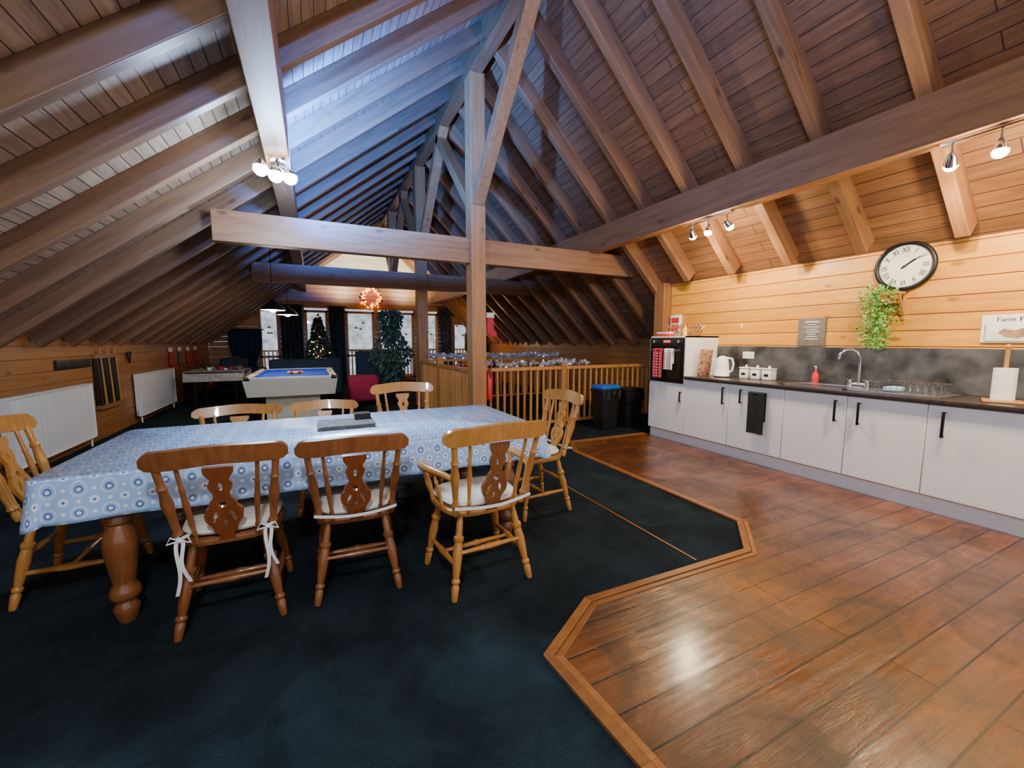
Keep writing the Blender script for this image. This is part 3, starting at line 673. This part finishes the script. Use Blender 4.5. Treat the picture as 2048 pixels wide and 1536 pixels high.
# ---------------------------------------------------------------- railings
def rail(m,p,q,n,top=.97):
    p=Vector(p);q=Vector(q)
    m.beam(p+Vector((0,0,top-.03)),q+Vector((0,0,top-.03)),.065,.05,railw);m.beam(p+Vector((0,0,.09)),q+Vector((0,0,.09)),.06,.04,railw)
    for k in range(n):
        a=p.lerp(q,(k+.5)/n);m.lathe([(0,.018),(.1,.021),(.2,.018),(.5,.022),(.8,.018),(1,.018)],a+Vector((0,0,.1)),a+Vector((0,0,top-.05)),railw,8)
def newel(m,x,y,h=1.08): m.box((x-.045,y-.045,0),(x+.045,y+.045,h),railw);m.box((x-.055,y-.055,h),(x+.055,y+.055,h+.03),railw)
m=MB();rail(m,(2.14,5.5,0),(5.6,5.5,0),31);newel(m,3.55,5.5,.98);m.build('stair_railing')
m=MB();rail(m,(1.98,5.55,0),(1.98,8.2,0),24);newel(m,1.98,7.0,1.05);m.build('stair_railing')
m=MB();newel(m,2.0,8.75,1.0);rail(m,(2.15,8.75,0),(5.6,8.75,0),30);m.build('stair_railing')
random.seed(3)
for (a,b,am,n) in(((2.2,8.75,1.0),(5.5,8.75,1.0),.015,1500),((2.2,5.5,1.0),(4.0,5.5,1.0),.01,260)):
    m=MB();A=Vector(a);B=Vector(b)
    for k in range(n):
        t=random.random();p=A.lerp(B,t)+Vector((0,0,am*math.sin(t*19)+.02));d=Vector((random.gauss(0,1),random.gauss(0,1),random.gauss(0,.7)+.3))
        m.leafq(p,random.uniform(.05,.10),silver,d)
    m.build('tinsel_garland')
def stocking(m,M,c=red):
    m.prism([(-.05,.0),(.05,0),(.05,-.2),(.10,-.26),(.09,-.31),(.02,-.31),(-.05,-.26)],-.012,.012,c,M=M);m.prism([(-.056,.02),(.056,.02),(.056,-.05),(-.056,-.05)],-.016,.016,cream,M=M)
m=MB();stocking(m,Matrix.Translation((2.19,5.22,1.72))@Matrix.Rotation(PI/2,4,'X'));m.build('christmas_stocking',bevel=.006)
m=MB();m.lathe([(0,.05),(.8,.055),(.9,.03),(1,.015)],(0,0,0),(0,0,.42),redp,16);m.tube([(0,0,.42),(.0,-.05,.44),(.0,-.07,.3)],.008,blackp,6);m.build('fire_extinguisher',loc=(2.18,5.25,.55))
# ---------------------------------------------------------------- left wall
def radiator(y0,y1,z0=.13,z1=.80):
    m=MB();x=LW+.03;n=int((y1-y0)/.033)
    def fn(u,v):
        y=y0+(y1-y0)*u;return (x+.07+.0025*(math.sin(u*n*2*PI)>0),y,z0+(z1-z0)*v)
    m.grid(fn,n*4,1,radm,smooth=False);m.box((x,y0,z0),(x+.066,y1,z1),radm);m.rbox((x-.005,y0-.01,z1),(x+.085,y1+.01,z1+.015),radm,.004);m.box((x-.005,y0-.01,z0),(x+.082,y0,z1),radm);m.box((x-.005,y1,z0),(x+.082,y1+.01,z1),radm);m.rbox((x+.0,y0-.005,z0-.015),(x+.082,y1+.005,z0),radm,.004)
    for y in(y0+.05,y1-.05): m.cyl((x+.04,y,0),(x+.04,y,z0),.011,enamel)
    m.cyl((x+.05,y0-.06,.12),(x+.05,y0-.06,.22),.02,enamel);m.cyl((x+.05,y0-.06,.17),(x+.05,y0,.17),.01,enamel)
    m.box((LW+.001,y0+.2,z0+.1),(x,y0+.26,z1-.1),radm);m.box((LW+.001,y1-.26,z0+.1),(x,y1-.2,z1-.1),radm);m.build('radiator')
radiator(5.5,7.1);radiator(8.75,10.6)
m=MB();m.box((LW+.002,7.45,1.12),(LW+.04,8.2,1.18),beamY);m.box((LW+.002,7.45,.42),(LW+.07,8.2,.47),beamY);m.box((LW+.002,7.45,.47),(LW+.015,8.2,1.12),black)
for k in range(6):
    y=7.52+k*.12;m.lathe([(0,.015),(.5,.011),(1,.006)],(LW+.05,y,.47),(LW+.03,y,1.28 if k%2 else 1.22),chairw if k%2 else blackp,10)
m.build('pool_cue_rack')
m=MB();m.rbox((LW+.002,6.55,1.02),(LW+.03,7.35,1.13),blackp,.004)
for k in range(4): m.tube([(LW+.03,6.7+k*.17,1.1),(LW+.07,6.7+k*.17,1.09),(LW+.08,6.7+k*.17,1.13)],.006,brass,6)
m.build('coat_rack')
for i,y in enumerate((10.8,11.45,12.1,12.8)):
    m=MB();stocking(m,Matrix.Translation((LW+.03,y,1.2))@Matrix.Rotation(PI/2,4,'Z')@Matrix.Rotation(PI/2,4,'X')@Matrix.Scale(1.3,4),red if i!=1 else greybd);m.build('christmas_stocking',bevel=.006)
m=MB();m.prism([(0,0),(.09,.16),(.05,.19),(0,.08),(-.05,.19),(-.09,.16)],0,.02,blackp,M=Matrix.Translation((LW+.03,8.6,1.0))@Matrix.Rotation(PI/2,4,'Z')@Matrix.Rotation(PI/2,4,'X'));m.build('wall_hook')
m=MB();m.rbox((-2.35,10.2,.70),(-1.35,11.3,.73),black,.005);m.slab(lambda u,v:((-2.37+1.04*u,10.18+1.14*v,.735-.2*max(0,abs(v*2-1)-.93)/.07-.0),(0,0,1)),12,30,.006,greycl)
for x in(-2.2,-1.5):
    for y in(10.3,11.2): m.cyl((x,y,0),(x,y,.70),.025,black)
for k in range(9): m.rbox((-2.2+.09*k,10.4+random.random()*.6,.745),(-2.14+.09*k,10.5+random.random()*.6,.78+random.random()*.06),random.choice([red,paper,greybd,leaf]),.005)
m.build('side_table')
# ---------------------------------------------------------------- pool table
m=MB();X0,X1,YA,YB=-.93,.32,6.9,9.1
m.add([(X0+.04,YA+.04,.54),(X1-.04,YA+.04,.54),(X1-.04,YB-.04,.54),(X0+.04,YB-.04,.54),(X0,YA,.78),(X1,YA,.78),(X1,YB,.78),(X0,YB,.78)],[(0,3,2,1),(4,5,6,7),(0,1,5,4),(1,2,6,5),(2,3,7,6),(3,0,4,7)],poolcream)
m.box((X0+.25,YA+.3,.03),(X1-.25,YB-.3,.54),poolcream);m.box((X0+.2,YA+.25,0),(X1-.2,YB-.25,.05),blackp)
m.box((X0+.1,YA+.1,.78),(X1-.1,YB-.1,.785),poolblue)
for a,b in(((X0,YA),(X1,YA+.1)),((X0,YB-.1),(X1,YB)),((X0,YA),(X0+.1,YB)),((X1-.1,YA),(X1,YB))): m.rbox((a[0],a[1],.775),(b[0],b[1],.825),poolcream,.012)
for a,b in(((X0+.14,YA+.1),(X1-.14,YA+.14)),((X0+.14,YB-.14),(X1-.14,YB-.1)),((X0+.1,YA+.14),(X0+.14,YB-.14)),((X1-.14,YA+.14),(X1-.1,YB-.14))): m.rbox((a[0],a[1],.785),(b[0],b[1],.82),poolblue,.008)
for x in(X0+.06,X1-.06):
    for y in(YA+.06,(YA+YB)/2,YB-.06): m.cyl((x,y,.80),(x,y,.828),.06,blackp,16);m.tube([(x+.062*math.cos(q*PI/6),y+.062*math.sin(q*PI/6),.828) for q in range(12)],.008,brass,6,closed=True)
bx=(X0+X1)/2;k=0
for r in range(5):
    for c in range(r+1): m.ball((bx-r*.026+c*.052,8.0+r*.046,.785+.025),.026,redp if (k%2) else yellow,10,6);k+=1
m.build('pool_table')
for (x,y) in((-.52,7.25),(-.38,8.4)):
    m=MB();m.lathe([(0,.17),(.02,.172),(.35,.13),(.7,.05),(.85,.03),(1,.02)],(x,y,1.82),(x,y,1.99),black,28,cap=False);m.lathe([(0,.165),(.35,.125),(.7,.045)],(x,y,1.822),(x,y,1.985),enamel,28,cap=False)
    m.cyl((x,y,1.99),(x,y,zl(x)-.01),.005,black,6);m.ball((x,y,1.85),.06,bulbW);o=m.build('pendant_lamp');light('pendant_glow','POINT',(x,y,1.77),22,(1,.88,.68),.05,parent=o)
# ---------------------------------------------------------------- light fixtures
def cluster(x,y,z,name='ceiling_spotlight_cluster',e=55,col=(.45,.66,1),up=0,tgt=None,down=0,dt=None,uc=(.04,.2,1),ua=2.1):
    m=MB();m.cyl((x,y,z),(x,y,z-.03),.06,chrome,20);m.cyl((x,y,z-.03),(x,y,z-.10),.012,chrome,8)
    for k,(dx,dy,dz) in enumerate(((-.12,-.05,.0),(.0,.12,.05),(-.01,-.13,-.06),(.09,-.03,-.03))):
        p=Vector((x+dx,y+dy,z-.11+dz));m.tube([(x,y,z-.07),tuple(p+Vector((0,0,.02)))],.007,chrome,6);m.lathe([(0,.022),(.6,.048),(1,.055)],p+Vector((0,0,.05)),p-Vector((0,0,.0)),chrome,14);m.ball(p-Vector((0,0,.02)),(.056,.056,.056),bulbC,16,10)
    o=m.build(name);light('cluster_glow','POINT',(x,y-.02,z-.34),e,col,.08,parent=o)
    if up: light('blue_haze_spot','SPOT',(x+.22,y-.1,z-.12),up,uc,.05,target=tgt,angle=ua,blend=1,parent=o)  # added blue spot, stands in for the lens haze on the left slope
    if down: light('cluster_down_spot','SPOT',(x+.05,y-.1,z-.3),down,(.6,.8,1),.35,target=dt,angle=1.5,blend=.9,parent=o)
    return o
def bar(x,y,z,e=40,col=(1,.80,.50),name='ceiling_spotlight_bar'):
    m=MB();m.rbox((x-.03,y-.28,z-.025),(x+.03,y+.28,z),chrome,.008);o=None
    tg=[(KW,y-.5,1.3),(x-.6,y-.2,0.0),(KW,y+.6,1.5)]
    ps=[]
    for dy,t in zip((-.22,0,.22),tg):
        p=Vector((x,y+dy,z-.11));d=(Vector(t)-p).normalized();m.cyl((x,y+dy,z-.02),p,.007,chrome,8);m.lathe([(0,.018),(.3,.028),(1,.040)],p-d*.03,p+d*.05,chrome,14);m.ball(p+d*.052,.039,bulbW,14,8);ps.append((p+d*.12,t))
    o=m.build(name)
    for p,t in ps: light('spot_glow','SPOT',p,e,col,.03,target=t,angle=2.0,blend=.8,parent=o)
    light('bar_glow','POINT',(x,y,z-.26),e*.75,col,.06,parent=o)
cluster(-.2,4.1,2.88,e=85,col=(.42,.63,1),up=2600,tgt=(.7,5.6,4.2),down=330,dt=(.1,2.7,.75))
cluster(-.2,.0,2.88,e=150,col=(.85,.9,1),up=1300,tgt=(.8,1.9,4.2))  # unseen cluster over the camera, added to fill foreground and near ceiling
bar(3.9,3.2,2.68,e=85);bar(3.9,1.1,2.68,e=85);bar(3.9,-.8,2.68,e=85)  # last bar is unseen, added behind the camera as foreground fill
light('floor_lamp_glow','POINT',(4.6,12.5,1.5),35,(1,.65,.3),.1)
for x in(1.,3.): light('gable_uplight','SPOT',(x,13.2,3.0),210,(1,.88,.6),.1,target=(x,14.5,4.1),angle=2.2)
# ---------------------------------------------------------------- far furniture
def sofa(loc,rot,w,mat,name,h=.95):
    m=MB();d=.85
    m.rbox((-w/2+.1,-d/2,.1),(w/2-.1,d/2-.1,.42),mat,.05,seg=3);m.rbox((-w/2,d/2-.25,.1),(w/2,d/2,h),mat,.08,seg=3)
    for s_ in(-1,1): m.rbox((s_*w/2,-d/2,.1),(s_*(w/2-.2),d/2-.1,.64),mat,.08,seg=3)
    n=max(1,round((w-.4)/.7))
    for k in range(n):
        a=-w/2+.2+(w-.4)*k/n;b=a+(w-.4)/n;m.rbox((a+.01,-d/2-.02,.42),(b-.01,d/2-.25,.56),mat,.05,seg=3);m.rbox((a+.01,d/2-.42,.56),(b-.01,d/2-.22,h-.05),mat,.07,seg=3)
    for x in(-w/2+.1,w/2-.1):
        for y in(-d/2+.08,d/2-.08): m.cyl((x,y,0),(x,y,.1),.025,black,10)
    m.build(name,loc=loc,rot=rot)
sofa((-.15,11.0,0),PI,1.5,navy,'sofa');sofa((1.5,10.6,0),PI-.4,1.0,navy,'armchair',1.12);sofa((-1.6,12.6,0),PI/2,1.6,navy,'sofa');sofa((4.4,11.5,0),-PI/2,1.8,berry,'sofa')
m=MB();m.rbox((-.3,-.3,.08),(.3,.3,.62),berry,.07,seg=3)
for x in(-.22,.22):
    for y in(-.22,.22): m.cyl((x,y,0),(x,y,.08),.02,black,8)
m.build('footstool',loc=(.95,9.4,0))
m=MB();random.seed(5);m.cyl((0,0,0),(0,0,1.9),.03,railout,8);m.lathe([(0,.14),(1,.18)],(0,0,0),(0,0,.25),redp,16)
for k in range(2600):
    z=.35+1.65*random.random()**1.3;R_=.52*(1-(z-.3)/1.75);q=random.random()*6.283;rr=R_*(.5+.5*random.random())
    m.leafq((rr*math.cos(q),rr*math.sin(q),z),random.uniform(.07,.13),fir,(math.cos(q),math.sin(q),-.35+random.gauss(0,.3)))
for k in range(80):
    z=.4+1.5*random.random()**1.3;R_=.53*(1-(z-.3)/1.75);q=random.random()*6.283;m.ball((R_*math.cos(q),R_*math.sin(q),z),.014 if k%3 else .035,fairy if k%3 else silver,8,6)
for k in range(5):
    q=k*2*PI/5;m.leafq((0,0,2.02),.12,brass,(math.cos(q)*.7,0,math.sin(q)))
m.build('christmas_tree',loc=(.15,12.7,0))
m=MB();m.lathe([(0,.12),(.9,.17),(1,.18)],(0,0,0),(0,0,.32),blackp,20);m.cyl((0,0,.3),(0,0,1.6),.02,railout,8)
for k in range(1500):
    z=random.uniform(.45,2.02);s_=(.26+.10*math.sin(z*7))*math.sin(PI*min(1,max(0.05,(z-.3)/1.85)))**.7+.03;q=random.random()*6.283;rr=s_*random.random()**.8*1.15
    m.leafq((rr*math.cos(q),rr*math.sin(q),z),random.uniform(.07,.13),dleaf,(math.cos(q)*.5,math.sin(q)*.5,-.7))
m.build('potted_ficus',loc=(1.5,9.0,0))
m=MB();random.seed(9)
for k in range(190):
    q=random.random()*6.283;rr=.27+random.gauss(0,.035);p=(rr*math.cos(q),random.gauss(0,.02)-.06,rr*math.sin(q))
    if k%2: m.ball(p,.03,orange,7,5)
    else: m.leafq(p,.09,fir,(math.cos(q),-.4,math.sin(q)))
m.tube([(.27*math.cos(i*PI/12),-.04,.27*math.sin(i*PI/12)) for i in range(24)],.02,wick,6,closed=True);m.build('lit_wreath',loc=(1.80,14.44,2.78))
m=MB();m.rbox((-.45,-.02,.0),(.45,.03,.56),blackp,.01);m.box((-.43,-.022,.02),(.43,-.0195,.54),glassb);m.box((-.06,-.02,-.08),(.06,.03,0),blackp);m.rbox((-.6,-.2,-1.05),(.6,.25,-.08),beamX,.01);m.build('television',loc=(5.0,13.2,1.05),rot=.3)
# ---------------------------------------------------------------- world / camera
w=bpy.data.worlds.new('World');SC.world=w;w.use_nodes=True;bg=w.node_tree.nodes['Background'];bg.inputs[0].default_value=(.86,.91,1,1);bg.inputs[1].default_value=1.0
cam=bpy.data.cameras.new('camera');cam.sensor_width=36;cam.lens=36*821/2048;cam.clip_start=.02
co=bpy.data.objects.new('camera',cam);SC.collection.objects.link(co);SC.camera=co
psi,th=.4498,.1033
F=Vector((math.sin(psi)*math.cos(th),math.cos(psi)*math.cos(th),-math.sin(th)));R=Vector((math.cos(psi),-math.sin(psi),0));U=R.cross(F)
co.matrix_world=Matrix(((R.x,U.x,-F.x,0),(R.y,U.y,-F.y,0),(R.z,U.z,-F.z,1.35),(0,0,0,1)))
